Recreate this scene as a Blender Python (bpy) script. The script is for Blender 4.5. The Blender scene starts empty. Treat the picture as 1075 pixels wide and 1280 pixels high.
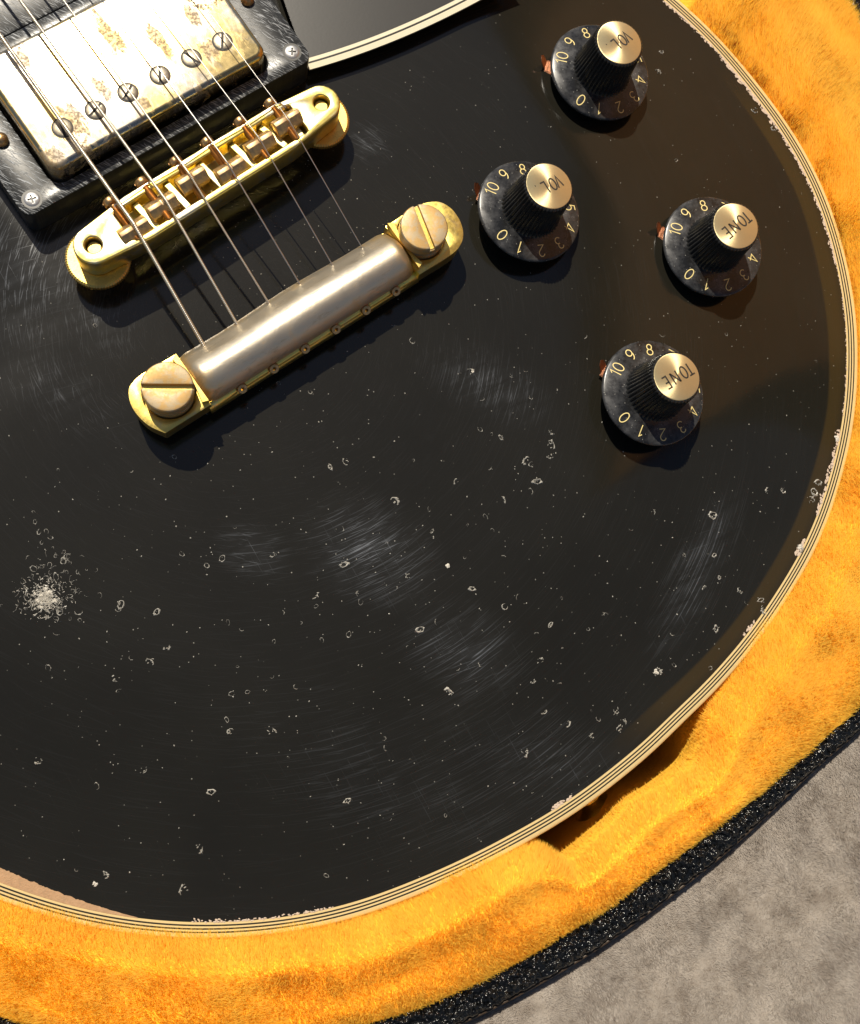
import bpy, bmesh, math, random
import numpy as np
from mathutils import Vector, Matrix, noise as mnoise
R = math.radians
PI = math.pi
random.seed(7); rng = np.random.default_rng(7)
sc = bpy.context.scene
C = sc.collection
sc.unit_settings.scale_length = 0.01          # one unit is one centimetre

# ------------------------------------------------------------------ camera
F_PX, TILT, CAM_H = 1290.0, R(13.0), 28.4     # focal length in photo pixels, lean, height over the guitar top
DIRX, DIRY = 0.764, 0.647
cam_dir = Vector((math.sin(TILT)*DIRX, math.sin(TILT)*DIRY, -math.cos(TILT)))
CAMQ = Vector((0, 0, -1)).rotation_difference(cam_dir)
CAMR = CAMQ.to_matrix()
cd = bpy.data.cameras.new('camera'); cam = bpy.data.objects.new('camera', cd); C.objects.link(cam)
cd.sensor_fit = 'VERTICAL'; cd.sensor_height = 24.0; cd.lens = 24.0*F_PX/1280.0
cd.clip_start = 0.5; cd.clip_end = 2000
cam.location = (0, 0, CAM_H); cam.rotation_mode = 'QUATERNION'; cam.rotation_quaternion = CAMQ
sc.camera = cam
def at(u, v, z=0.0):
    d = CAMR @ Vector(((u-537.5)/F_PX, -(v-640.0)/F_PX, -1.0))
    t = (z-CAM_H)/d.z
    return Vector((d.x*t, d.y*t, z))

# ------------------------------------------------------------------ light
SUN_T, SUN_AZ = 0.74, R(22)                   # tangent of zenith angle; shadows fall down and a little right
sh = Vector((math.sin(SUN_AZ)*SUN_T, -math.cos(SUN_AZ)*SUN_T, -1)).normalized()
w = bpy.data.worlds.new('World'); sc.world = w; w.use_nodes = True
wn = w.node_tree; bg = wn.nodes['Background']
sky = wn.nodes.new('ShaderNodeTexSky'); sky.sky_type = 'NISHITA'; sky.sun_disc = False
sky.sun_elevation = math.asin(-sh.z); sky.sun_rotation = math.atan2(-sh.x, -sh.y)
wn.links.new(sky.outputs[0], bg.inputs[0]); bg.inputs[1].default_value = 0.054
sd = bpy.data.lights.new('sun', 'SUN'); sun = bpy.data.objects.new('sun', sd); C.objects.link(sun)
sd.energy = 5.0; sd.angle = R(0.5); sd.color = (1.0, 0.91, 0.76)
sun.rotation_mode = 'QUATERNION'; sun.rotation_quaternion = Vector((0, 0, -1)).rotation_difference(sh)
sun.location = (-10, 30, 40)
vs = sc.view_settings
vs.view_transform = 'Standard'; vs.look = 'None'; vs.exposure = 0.0; vs.gamma = 1.0

# ------------------------------------------------------------------ materials
class NT:
    def __init__(s, name):
        s.m = bpy.data.materials.new(name); s.m.use_nodes = True
        s.t = s.m.node_tree; s.b = s.t.nodes['Principled BSDF']
    def n(s, kind, **kw):
        x = s.t.nodes.new('ShaderNode'+kind)
        for k, v in kw.items():
            if k in x.inputs: x.inputs[k].default_value = v
            else: setattr(x, k, v)
        return x
    def l(s, a, b): s.t.links.new(a, b)
    def coord(s, scale=(1, 1, 1), rot=(0, 0, 0), loc=(0, 0, 0)):
        tc = s.n('TexCoord'); mp = s.n('Mapping')
        mp.inputs['Scale'].default_value = scale; mp.inputs['Rotation'].default_value = rot; mp.inputs['Location'].default_value = loc
        if rot[2]:
            vr = s.n('VectorRotate', rotation_type='Z_AXIS'); vr.inputs['Angle'].default_value = rot[2]
            mp.inputs['Rotation'].default_value = (0, 0, 0); s.l(tc.outputs['Object'], vr.inputs['Vector']); s.l(vr.outputs[0], mp.inputs[0])
        else: s.l(tc.outputs['Object'], mp.inputs[0])
        return mp.outputs[0]
    def noise(s, co, scale, detail=4, rough=.55, dist=0):
        x = s.n('TexNoise', Scale=scale, Detail=detail, Roughness=rough, Distortion=dist); s.l(co, x.inputs['Vector']); return x.outputs['Fac']
    def ramp(s, fac, stops):
        x = s.n('ValToRGB'); e = x.color_ramp.elements
        while len(e) < len(stops): e.new(0.5)
        for i, (p, c) in enumerate(stops):
            e[i].position = p; e[i].color = tuple(c)+(1,) if isinstance(c, (tuple, list)) else (c, c, c, 1)
        s.l(fac, x.inputs[0]); return x.outputs[0]
    def mix(s, f, a, b):
        x = s.n('Mix', data_type='RGBA')
        for k, v in ((0, f), (6, a), (7, b)):
            if hasattr(v, 'links'): s.l(v, x.inputs[k])
            elif k == 0: x.inputs[0].default_value = v
            else: x.inputs[k].default_value = tuple(v)+(1,)
        return x.outputs[2]
    def math(s, op, a, b=0.0, c=None, clamp=False):
        x = s.n('Math', operation=op, use_clamp=clamp)
        for k, v in ((0, a), (1, b), (2, c)):
            if v is None: continue
            if hasattr(v, 'links'): s.l(v, x.inputs[k])
            else: x.inputs[k].default_value = v
        return x.outputs[0]
    def bump(s, h, dist, strength=1.0, prev=None):
        x = s.n('Bump', Strength=strength, Distance=dist); s.l(h, x.inputs['Height'])
        if prev is not None: s.l(prev, x.inputs['Normal'])
        return x.outputs[0]
    def set(s, **kw):
        for k, v in kw.items():
            k = k.replace('_', ' ')
            i = s.b.inputs[k]
            if hasattr(v, 'links'): s.l(v, i)
            elif isinstance(v, tuple) and len(v) == 3: i.default_value = v+(1,)
            else: i.default_value = v
        return s

def m_lacquer():
    s = NT('black_lacquer'); co = s.coord()
    big = s.noise(co, .25, 3)
    base = s.mix(big, (.0105, .0095, .0068), (.018, .0165, .012))
    # fine dust specks
    v = s.n('TexVoronoi', Scale=7.0); s.l(co, v.inputs['Vector'])
    sep = s.n('SeparateColor'); s.l(v.outputs['Color'], sep.inputs[0])
    size = s.math('MULTIPLY', s.math('POWER', sep.outputs[0], 5.0), .13)
    speck = s.math('LESS_THAN', v.outputs['Distance'], size)
    v2 = s.n('TexVoronoi', Scale=2.2); s.l(co, v2.inputs['Vector'])
    clump = s.ramp(s.noise(co, .45, 3), [(.42, 0.0), (.62, 1.0)])
    speck = s.math('MULTIPLY', speck, s.math('MULTIPLY_ADD', clump, .75, .2))
    # hairline scratches, several sweeps
    tot = None
    for (ang, sx, sy, thr, loc) in ((-60, .6, 40, .67, 9), (18, .3, 50, .67, 5)):
        c2 = s.coord((sx, sy, 1), (0, 0, R(-ang)), (loc, loc, 0))
        n2 = s.noise(c2, 1.0, 2, .5)
        k = s.ramp(n2, [(thr, 0.0), (thr+.06, 1.0)])
        tot = k if tot is None else s.math('MAXIMUM', tot, k)
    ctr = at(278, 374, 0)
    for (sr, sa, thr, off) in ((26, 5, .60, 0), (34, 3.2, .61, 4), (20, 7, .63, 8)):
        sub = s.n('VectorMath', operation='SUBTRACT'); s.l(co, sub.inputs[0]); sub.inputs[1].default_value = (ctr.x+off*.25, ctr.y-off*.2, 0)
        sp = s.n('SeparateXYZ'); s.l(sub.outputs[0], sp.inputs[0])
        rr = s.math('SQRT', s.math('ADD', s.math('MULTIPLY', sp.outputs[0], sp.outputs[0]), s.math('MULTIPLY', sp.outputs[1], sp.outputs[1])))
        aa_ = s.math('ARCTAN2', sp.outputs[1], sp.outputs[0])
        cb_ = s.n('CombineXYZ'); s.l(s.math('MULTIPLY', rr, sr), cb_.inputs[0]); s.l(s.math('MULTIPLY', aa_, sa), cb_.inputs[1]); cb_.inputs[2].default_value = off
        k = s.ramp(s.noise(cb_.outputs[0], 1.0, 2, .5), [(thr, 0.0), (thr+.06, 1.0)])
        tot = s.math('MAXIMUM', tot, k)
    # bluish glints over the scratches, painted as pale patches
    glint_patch = None
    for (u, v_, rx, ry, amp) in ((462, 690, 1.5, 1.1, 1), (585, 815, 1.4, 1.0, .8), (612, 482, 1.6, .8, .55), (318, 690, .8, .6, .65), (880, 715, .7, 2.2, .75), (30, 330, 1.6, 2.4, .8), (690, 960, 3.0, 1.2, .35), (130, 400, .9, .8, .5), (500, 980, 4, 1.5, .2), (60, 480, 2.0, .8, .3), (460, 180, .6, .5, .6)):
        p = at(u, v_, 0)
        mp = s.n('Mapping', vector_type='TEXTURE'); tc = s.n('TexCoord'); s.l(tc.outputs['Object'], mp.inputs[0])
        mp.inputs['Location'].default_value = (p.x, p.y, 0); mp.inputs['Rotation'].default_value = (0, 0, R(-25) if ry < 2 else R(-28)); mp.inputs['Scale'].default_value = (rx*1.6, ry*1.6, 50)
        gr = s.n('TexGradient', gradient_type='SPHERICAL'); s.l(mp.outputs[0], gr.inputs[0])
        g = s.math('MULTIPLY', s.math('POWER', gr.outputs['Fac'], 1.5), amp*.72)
        glint_patch = g if glint_patch is None else s.math('MAXIMUM', glint_patch, g)
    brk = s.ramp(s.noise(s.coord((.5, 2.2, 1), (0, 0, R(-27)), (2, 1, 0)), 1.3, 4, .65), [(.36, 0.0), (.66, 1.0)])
    glint_patch = s.math('MULTIPLY', glint_patch, s.math('MULTIPLY_ADD', brk, .9, .15))
    pn = s.math('MULTIPLY', s.math('MULTIPLY_ADD', tot, .95, .12), glint_patch)
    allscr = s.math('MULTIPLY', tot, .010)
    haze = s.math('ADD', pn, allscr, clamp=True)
    et = s.n('Attribute', attribute_name='edge_reflection')
    base = s.mix(et.outputs['Fac'], base, (.038, .026, .010))  # plush reflection at the edge, put into the base colour as brown
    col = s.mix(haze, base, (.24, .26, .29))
    col = s.mix(speck, col, (.30, .29, .25))
    h = s.math('ADD', s.math('MULTIPLY', tot, s.math('MULTIPLY_ADD', glint_patch, 1.0, .07)), s.math('MULTIPLY', s.noise(co, 30, 3), .2))
    bmp = s.bump(h, .0014, .5)
    bmp2 = s.bump(s.noise(co, .9, 2), .006, .5, bmp)
    s.set(Base_Color=col, Roughness=s.math('MULTIPLY_ADD', haze, .30, .12), Normal=bmp2, Specular_IOR_Level=.5)
    return s.m
def m_plain(name, col, rough=.5, metal=0.0, bump=0.0, bs=40, var=.0, **kw):
    s = NT(name); co = s.coord(); n = s.noise(co, bs*.3, 4)
    c = s.mix(n, tuple(x*(1-var) for x in col), tuple(min(1, x*(1+var)) for x in col))
    s.set(Base_Color=c, Roughness=rough, Metallic=metal, **kw)
    if bump: s.set(Normal=s.bump(s.noise(co, bs, 3), bump))
    return s.m
def m_gold(name, gold, worn, thr, rough=.28, scale=2.0, metal=1.0, dark=None):
    s = NT(name); co = s.coord()
    n = s.noise(co, scale, 6, .65, .4)
    f = s.ramp(n, [(thr-.06, 0.0), (thr+.06, 1.0)])
    col = s.mix(f, gold, worn)
    if dark:
        d = s.ramp(s.noise(co, scale*5, 5, .7), [(.58, 0.0), (.70, 1.0)])
        col = s.mix(s.math('MULTIPLY', d, .7), col, dark)
    r = s.math('MULTIPLY_ADD', s.noise(co, scale*4, 4), .25, rough-.08)
    s.set(Base_Color=col, Metallic=metal, Roughness=r, Normal=s.bump(s.noise(co, 45, 4), .004, .5))
    return s.m
def m_bar():
    s = NT('worn_nickel_bar'); co = s.coord(); sp = s.n('SeparateXYZ'); s.l(co, sp.inputs[0])
    n = s.noise(co, 1.3, 6, .66, .6)
    ends = s.math('ABSOLUTE', sp.outputs[0])
    g = s.math('ADD', s.ramp(s.math('MULTIPLY', ends, .25), [(.70, 0.0), (.88, .6)]), s.math('MULTIPLY_ADD', n, 1.6, -.70))
    g = s.math('ADD', g, s.math('MULTIPLY', s.ramp(s.math('ABSOLUTE', sp.outputs[1]), [(.45, 0.0), (.80, 1.0)]), .35))
    f = s.ramp(g, [(.25, 0.0), (.75, 1.0)])
    col = s.mix(f, (.60, .53, .42), (.68, .49, .24))
    st = s.ramp(s.noise(s.coord((.6, 3, 1)), 2.2, 7, .72), [(.55, 0.0), (.66, 1.0)])
    col = s.mix(s.math('MULTIPLY', st, .45), col, (.30, .22, .13))
    pit = s.ramp(s.noise(s.coord((1, 2, 1)), 7, 5, .7), [(.70, 0.0), (.74, 1.0)])
    col = s.mix(pit, col, (.07, .05, .03))
    r = s.math('ADD', s.math('MULTIPLY_ADD', n, .35, .25), s.math('MULTIPLY', st, .12))
    s.set(Base_Color=col, Metallic=.85, Roughness=r, Normal=s.bump(s.noise(co, 3, 5, .6), .02, .5))
    return s.m
def m_ring():
    s = NT('scratched_black_plastic'); tot = None
    for (ang, sx, sy, thr, loc) in ((-58, 2.0, 34, .60, 0), (-70, 1.6, 44, .62, 3), (-50, 2.0, 38, .62, 9), (-85, 2.4, 30, .64, 5)):
        c2 = s.coord((sx, sy, 1), (0, 0, R(-ang)), (loc, loc, 0))
        k = s.ramp(s.noise(c2, 1.0, 2, .5), [(thr, 0.0), (thr+.06, 1.0)])
        tot = k if tot is None else s.math('MAXIMUM', tot, k)
    ge = s.n('NewGeometry'); sx = s.n('SeparateXYZ'); s.l(ge.outputs['Normal'], sx.inputs[0])
    tot = s.math('MULTIPLY', tot, s.ramp(sx.outputs[2], [(.75, .06), (.95, 1.0)]))
    col = s.mix(tot, (.020, .021, .021), (.40, .42, .44))
    s.set(Base_Color=col, Roughness=s.math('MULTIPLY_ADD', tot, .15, .30), Normal=s.bump(tot, .004, .8))
    return s.m
def m_skirt():
    s = NT('dusty_black_skirt'); co = s.coord()
    d = s.ramp(s.noise(co, 1.6, 7, .72), [(.40, 0.0), (.75, 1.0)])
    c = s.mix(s.math('MULTIPLY', d, .55), (.012, .012, .012), (.15, .15, .155))
    v = s.n('TexVoronoi', Scale=9.0); s.l(co, v.inputs['Vector'])
    c = s.mix(s.math('LESS_THAN', v.outputs['Distance'], .09), c, (.35, .34, .3))
    s.set(Base_Color=c, Roughness=s.math('MULTIPLY_ADD', d, .25, .16), Normal=s.bump(s.noise(co, 25, 3), .002, .4))
    return s.m
def m_cover(spots):
    s = NT('worn_gold_cover'); co = s.coord()
    c2 = s.coord((1, .40, 1))
    n = s.noise(c2, .9, 6, .68, .5)
    f = s.ramp(n, [(.42, 0.0), (.56, 1.0)])
    spot = s.ramp(s.noise(co, 11, 6, .75), [(.46, 0.0), (.56, 1.0)])
    col = s.mix(f, (.66, .50, .22), (.60, .54, .44))
    e1 = s.ramp(s.noise(c2, 1.5, 6, .70, 1.2), [(.53, 0.0), (.60, 1.0)])
    e2 = s.ramp(s.noise(c2, .7, 2, .5, .4), [(.45, 0.0), (.55, 1.0)])
    tarn = s.math('MULTIPLY', s.math('MULTIPLY', e1, s.math('MULTIPLY_ADD', spot, .55, .35)), e2)
    for (x_, y_, rx, ry) in spots:
        mp = s.n('Mapping', vector_type='TEXTURE'); tc = s.n('TexCoord'); s.l(tc.outputs['Object'], mp.inputs[0])
        mp.inputs['Location'].default_value = (x_, y_, 1.6); mp.inputs['Scale'].default_value = (rx, ry, 5)
        gr = s.n('TexGradient', gradient_type='SPHERICAL'); s.l(mp.outputs[0], gr.inputs[0])
        g = s.math('ADD', gr.outputs['Fac'], s.math('MULTIPLY_ADD', s.noise(c2, 3.2, 8, .75, .8), 2.4, -1.45))
        tarn = s.math('MAXIMUM', tarn, s.math('MULTIPLY', s.ramp(g, [(.0, 0.0), (.26, 1.0)]), s.math('MULTIPLY_ADD', spot, .25, .50)))
    col = s.mix(tarn, col, (.11, .062, .028))
    r = s.math('ADD', s.math('MULTIPLY_ADD', s.noise(co, 5, 4), .14, .16), s.math('MULTIPLY', tarn, .5))
    s.set(Base_Color=col, Metallic=s.math('MULTIPLY_ADD', tarn, -.9, 1.0), Roughness=r, Normal=s.bump(s.noise(co, 50, 4), .002, .4))
    return s.m
def m_fur(name, tip, root):
    s = NT(name)
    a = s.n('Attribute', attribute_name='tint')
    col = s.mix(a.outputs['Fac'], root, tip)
    s.set(Base_Color=col, Roughness=.65, Specular_IOR_Level=.25)
    tr = s.n('BsdfTranslucent'); s.l(col, tr.inputs[0])
    mx = s.n('MixShader'); mx.inputs[0].default_value = .55
    out = s.t.nodes['Material Output']
    s.l(s.b.outputs[0], mx.inputs[1]); s.l(tr.outputs[0], mx.inputs[2]); s.l(mx.outputs[0], out.inputs[0])
    return s.m
def m_tolex():
    s = NT('pebbled_black_vinyl'); co = s.coord()
    v = s.n('TexVoronoi', Scale=9.0, feature='SMOOTH_F1'); s.l(co, v.inputs['Vector'])
    h = s.math('ADD', v.outputs['Distance'], s.noise(co, 10, 2))
    s.set(Base_Color=(.005, .005, .005), Roughness=.15, Normal=s.bump(h, .09, 1.0))
    return s.m
def m_carpet():
    s = NT('taupe_pile'); co = s.coord()
    a = s.n('Attribute', attribute_name='tint')
    n = s.noise(co, .75, 7, .68)
    c = s.mix(s.ramp(n, [(.38, 0.0), (.60, 1.0)]), (.215, .175, .14), (.46, .405, .35))
    f2 = s.ramp(s.noise(co, 3.2, 3, .6, .6), [(.35, 0.0), (.65, 1.0)])
    c = s.mix(s.math('MULTIPLY', f2, .35), c, (.62, .57, .51))
    s.set(Base_Color=c, Roughness=.8)
    tr = s.n('BsdfTranslucent'); s.l(c, tr.inputs[0]); mx = s.n('MixShader'); mx.inputs[0].default_value = .25
    s.l(s.b.outputs[0], mx.inputs[1]); s.l(tr.outputs[0], mx.inputs[2]); s.l(mx.outputs[0], s.t.nodes['Material Output'].inputs[0])
    return s.m
M = dict(
    lacquer=m_lacquer(),
    side=m_plain('side_lacquer', (.02, .018, .015), .2),
    cream=m_plain('aged_cream_binding', (.70, .53, .25), .35, 0, .002, 30, .10),
    black=m_plain('black_line', (.02, .018, .012), .4),
    blackp=m_plain('black_plastic', (.018, .018, .018), .22, 0, .003, 20, .1),
    skirt=m_skirt(), ring=m_ring(),
    bridge=m_gold('brassy_gold', (.95, .76, .22), (.78, .72, .52), .56, .30, 1.5, 1.0, (.55, .40, .12)),
    wheel=m_gold('orange_gold', (.90, .62, .16), (.75, .50, .14), .5, .38, 4, 1.0, (.5, .3, .06)),
    saddle=m_gold('tarnished_brass', (.62, .42, .20), (.44, .31, .18), .5, .42, 6, .9, (.20, .12, .06)),
    screwbrass=m_gold('copper_brass', (.72, .45, .20), (.50, .30, .14), .5, .35, 6, 1.0, (.25, .13, .05)),
    nickel=m_gold('worn_nickel', (.62, .50, .34), (.52, .46, .37), .42, .42, .9, .75, (.42, .31, .17)),
    tail=m_gold('tail_gold', (.92, .68, .18), (.80, .60, .26), .6, .28, 3, 1.0, (.55, .34, .08)),
    stud=m_gold('stud_face', (.48, .31, .12), (.44, .35, .22), .5, .52, 4, .6, (.24, .14, .06)),
    steel=m_plain('steel', (.88, .85, .76), .30, 1.0),
    pole=m_gold('pole_screw', (.50, .44, .32), (.38, .33, .26), .5, .42, 12, 1.0, (.2, .15, .1)),
    wound=m_plain('nickel_wound_wire', (.88, .80, .64), .32, 1.0),
    screw=m_plain('screw_nickel', (.48, .47, .46), .4, .8),
    copper=m_plain('copper_tab', (.55, .24, .13), .45, .9, .02, 25, .3),
    capgold=m_plain('brushed_gold', (.84, .69, .38), .36, .80, .002, 60, .06, Anisotropic=.85),
    print_gold=m_plain('gold_print', (.84, .68, .28), .5),
    print_black=m_plain('black_print', (.02, .015, .01), .6),
    wood=m_plain('bare_wood', (.46, .28, .15), .75, 0, .02, 25, .25),
    chip=m_plain('chipped_finish', (.60, .47, .36), .6, 0, .02, 30, .3),
    flake=m_plain('lifted_finish', (.62, .58, .50), .4, 0, .02, 30, .3),
    ding=m_plain('dent_flake', (.42, .40, .35), .16, 0, .01, 30, .3),
    fur=m_fur('orange_plush', (.96, .69, .105), (.95, .49, .028)),
    furbase=m_plain('plush_backing', (1.0, .52, .035), .9, 0, .05, 8, .12),
    tolex=m_tolex(), carpet=m_carpet(),
)

# ------------------------------------------------------------------ objects helpers
WM = {}
def tag(o, label=None, cat=None, group=None, kind=None):
    for k, v in (('label', label), ('category', cat), ('group', group), ('kind', kind)):
        if v: o[k] = v
    return o
def empty(name, loc=(0, 0, 0)):
    o = bpy.data.objects.new(name, None); C.objects.link(o); o.location = loc; o.empty_display_size = 1
    WM[o] = Matrix.Translation(loc); return o
def put(name, me, mat, parent=None, mtx=None, smooth=None):
    """link a mesh; mtx is its world matrix"""
    if isinstance(me, bmesh.types.BMesh):
        bm = me; me = bpy.data.meshes.new(name); bm.to_mesh(me); bm.free()
    if mat is not None and not me.materials: me.materials.append(mat)
    if smooth is not None: shade(me, smooth)
    o = bpy.data.objects.new(name, me); C.objects.link(o)
    mtx = mtx or Matrix.Identity(4); WM[o] = mtx.copy()
    if parent is not None:
        o.parent = parent; o.matrix_basis = WM[parent].inverted() @ mtx
    else: o.matrix_basis = mtx
    return o
def shade(me, ang=35):
    """smooth faces, sharp where the edge is steeper than ang"""
    bm = bmesh.new(); bm.from_mesh(me)
    for f in bm.faces: f.smooth = True
    for e in bm.edges:
        if len(e.link_faces) == 2 and e.calc_face_angle(0) > R(ang): e.smooth = False
    bm.to_mesh(me); bm.free()
def dup(o, parent, mtx):
    c = o.copy(); C.objects.link(c); c.parent = parent; WM[c] = mtx.copy(); c.matrix_basis = WM[parent].inverted() @ mtx
    for ch in [x for x in o.children]:
        d = ch.copy(); C.objects.link(d); d.parent = c; d.matrix_basis = ch.matrix_basis; WM[d] = mtx @ ch.matrix_basis
    return c
def frame(a, b, origin=None):
    """local frame: x from a to b, z up"""
    x = (b-a); x.z = 0; x.normalize(); z = Vector((0, 0, 1)); y = z.cross(x)
    o = origin if origin is not None else (a+b)/2
    m = Matrix.Identity(4)
    for i, v in enumerate((x, y, z)):
        for j in range(3): m[j][i] = v[j]
    for j in range(3): m[j][3] = o[j]
    return m
def lathe(prof, n=48, rfun=None, cap=False):
    bm = bmesh.new(); rings = []
    for k, (r, z) in enumerate(prof):
        if r < 1e-6: rings.append([bm.verts.new((0, 0, z))]); continue
        rg = []
        for i in range(n):
            a = 2*PI*i/n; rr = r*(rfun(a, k) if rfun else 1)
            rg.append(bm.verts.new((rr*math.cos(a), rr*math.sin(a), z)))
        rings.append(rg)
    for a, b in zip(rings, rings[1:]):
        if len(a) == 1 and len(b) == 1: continue
        for i in range(n):
            j = (i+1) % n
            if len(a) == 1: bm.faces.new((a[0], b[i], b[j]))
            elif len(b) == 1: bm.faces.new((a[i], a[j], b[0]))
            else: bm.faces.new((a[i], a[j], b[j], b[i]))
    bmesh.ops.recalc_face_normals(bm, faces=bm.faces)
    return bm
def prism(pts, z0, z1, bm=None, bevel=0.0, seg=3):
    """polygon extruded in z, top edge bevelled"""
    own = bm is None
    if own: bm = bmesh.new()
    lo = [bm.verts.new((x, y, z0)) for x, y in pts]; hi = [bm.verts.new((x, y, z1)) for x, y in pts]
    n = len(pts); top = bm.faces.new(hi); bot = bm.faces.new(lo[::-1])
    for i in range(n):
        j = (i+1) % n; bm.faces.new((lo[i], lo[j], hi[j], hi[i]))
    bmesh.ops.recalc_face_normals(bm, faces=bm.faces)
    if bevel:
        es = list(top.edges)
        bmesh.ops.bevel(bm, geom=es, offset=bevel, segments=seg, affect='EDGES', profile=.5)
    return bm
def rrect(x0, y0, x1, y1, r, n=6):
    p = []
    for cx, cy, a0 in ((x1-r, y1-r, 0), (x0+r, y1-r, 90), (x0+r, y0+r, 180), (x1-r, y0+r, 270)):
        for k in range(n+1):
            a = R(a0+90*k/n); p.append((cx+r*math.cos(a), cy+r*math.sin(a)))
    return p
def box(x0, x1, y0, y1, z0, z1, bm=None, bevel=0):
    own = bm is None
    if own: bm = bmesh.new()
    vs_ = [bm.verts.new((x, y, z)) for z in (z0, z1) for y in (y0, y1) for x in (x0, x1)]
    fs = [bm.faces.new([vs_[i] for i in f]) for f in ((0, 2, 3, 1), (4, 5, 7, 6), (0, 1, 5, 4), (2, 6, 7, 3), (0, 4, 6, 2), (1, 3, 7, 5))]
    if bevel:
        bmesh.ops.bevel(bm, geom=list({e for f in fs for e in f.edges}), offset=bevel, segments=2, affect='EDGES', profile=.5)
    return bm
def cylinder(r, z0, z1, n=32, bm=None, mtx=None, r2=None):
    bm = bm or bmesh.new(); r2 = r if r2 is None else r2
    g = [(r, z0), (r2, z1)]; vv = []
    for rr, z in g: vv.append([bm.verts.new((mtx or Matrix()) @ Vector((rr*math.cos(2*PI*i/n), rr*math.sin(2*PI*i/n), z))) for i in range(n)])
    fs = [bm.faces.new(vv[0][::-1]), bm.faces.new(vv[1])]
    for i in range(n):
        j = (i+1) % n; fs.append(bm.faces.new((vv[0][i], vv[0][j], vv[1][j], vv[1][i])))
    return bm
def to_mesh(bm, name='m'):
    me = bpy.data.meshes.new(name); bm.to_mesh(me); bm.free(); return me
def cut(me, cutters, bevel=0.0, seg=2):
    """boolean difference with a list of bmeshes, then a bevel"""
    o = bpy.data.objects.new('tmp', me); C.objects.link(o); extra = []
    for cb in cutters:
        c = bpy.data.objects.new('tmpc', to_mesh(cb)); C.objects.link(c); extra.append(c)
        md = o.modifiers.new('b', 'BOOLEAN'); md.operation = 'DIFFERENCE'; md.object = c; md.solver = 'EXACT'
    if bevel:
        md = o.modifiers.new('v', 'BEVEL'); md.width = bevel; md.segments = seg; md.limit_method = 'ANGLE'; md.angle_limit = R(40)
    dg = bpy.context.evaluated_depsgraph_get(); dg.update()
    out = bpy.data.meshes.new_from_object(o.evaluated_get(dg))
    for x in [o]+extra: bpy.data.objects.remove(x)
    return out
def tube(pts, r, n=8, bm=None, rf=None, cap=True):
    bm = bm or bmesh.new(); rings = []; up = Vector((0, 0, 1))
    for i, p in enumerate(pts):
        p = Vector(p); t = (Vector(pts[min(i+1, len(pts)-1)])-Vector(pts[max(i-1, 0)])).normalized()
        s = t.cross(up)
        if s.length < 1e-3: s = t.cross(Vector((1, 0, 0)))
        s.normalize(); q = s.cross(t); rr = rf(i) if rf else r
        rings.append([bm.verts.new(p+s*(rr*math.cos(2*PI*k/n))+q*(rr*math.sin(2*PI*k/n))) for k in range(n)])
    for a, b in zip(rings, rings[1:]):
        for k in range(n):
            j = (k+1) % n; bm.faces.new((a[k], a[j], b[j], b[k]))
    if cap: bm.faces.new(rings[0][::-1]); bm.faces.new(rings[-1])
    return bm
def numpy_mesh(name, co, faces_flat, fsize):
    me = bpy.data.meshes.new(name); nf = len(faces_flat)//fsize
    me.vertices.add(len(co)); me.vertices.foreach_set('co', np.ascontiguousarray(co, dtype=np.float32).ravel())
    me.loops.add(len(faces_flat)); me.loops.foreach_set('vertex_index', np.ascontiguousarray(faces_flat, dtype=np.int32))
    me.polygons.add(nf); me.polygons.foreach_set('loop_start', np.arange(0, nf*fsize, fsize, dtype=np.int32))
    me.update(calc_edges=True); return me

# ------------------------------------------------------------------ the guitar outline
C0 = at(420, 480, 0); NA = 1440
CARVE, CARVE_W = 0.75, 7.0
def polar_curve(px, z, sigma):
    p = [at(u, v, z) for u, v in px]
    a = np.array([math.atan2(q.y-C0.y, q.x-C0.x) for q in p]); r = np.array([math.hypot(q.x-C0.x, q.y-C0.y) for q in p])
    o = np.argsort(a); a, r = a[o], r[o]
    ph = -PI+2*PI*np.arange(NA)/NA
    rr = np.interp(ph, np.concatenate((a-2*PI, a, a+2*PI)), np.concatenate((r, r, r)))
    if sigma:
        k = np.arange(-60, 61); g = np.exp(-.5*(k/(sigma*NA/360))**2); g /= g.sum()
        rr = np.convolve(np.concatenate((rr[-60:], rr, rr[:60])), g, 'valid')
    return rr
EDGE_PX = [(620, -190), (700, -112), (770, -50), (830, 2), (865, 32), (902, 70), (932, 107), (967, 152), (995, 196), (1020, 247), (1040, 308), (1052, 365), (1057, 400), (1058, 446), (1056, 500), (1050, 542), (1037, 595), (1022, 642), (1002, 687), (975, 732), (945, 777), (907, 824), (842, 889), (761, 962), (701, 1006), (640, 1041), (576, 1074), (514, 1101), (447, 1126), (380, 1142), (316, 1150), (260, 1152.5), (208, 1151), (156, 1145), (112, 1137), (56, 1122), (0, 1102), (-100, 1058), (-190, 998), (-270, 912), (-320, 800), (-335, 680), (-312, 560), (-260, 450), (-225, 330), (-240, 200), (-290, 60), (-280, -120), (-160, -300), (60, -400), (300, -420), (480, -370), (570, -280)]
EDGE = polar_curve(EDGE_PX, -CARVE, 2.4)
PH = -PI+2*PI*np.arange(NA)/NA
def edge_r(a, arr=EDGE):
    f = ((a+PI)/(2*PI)*NA) % NA; i = int(f); t = f-i
    return arr[i % NA]*(1-t)+arr[(i+1) % NA]*t
def carve(d): return 0.0 if d >= CARVE_W else -CARVE*.5*(1+math.cos(PI*max(d, 0)/CARVE_W))
def surf_z(x, y):
    a = math.atan2(y-C0.y, x-C0.x); r = math.hypot(x-C0.x, y-C0.y)
    return carve(edge_r(a)-r)
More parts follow.
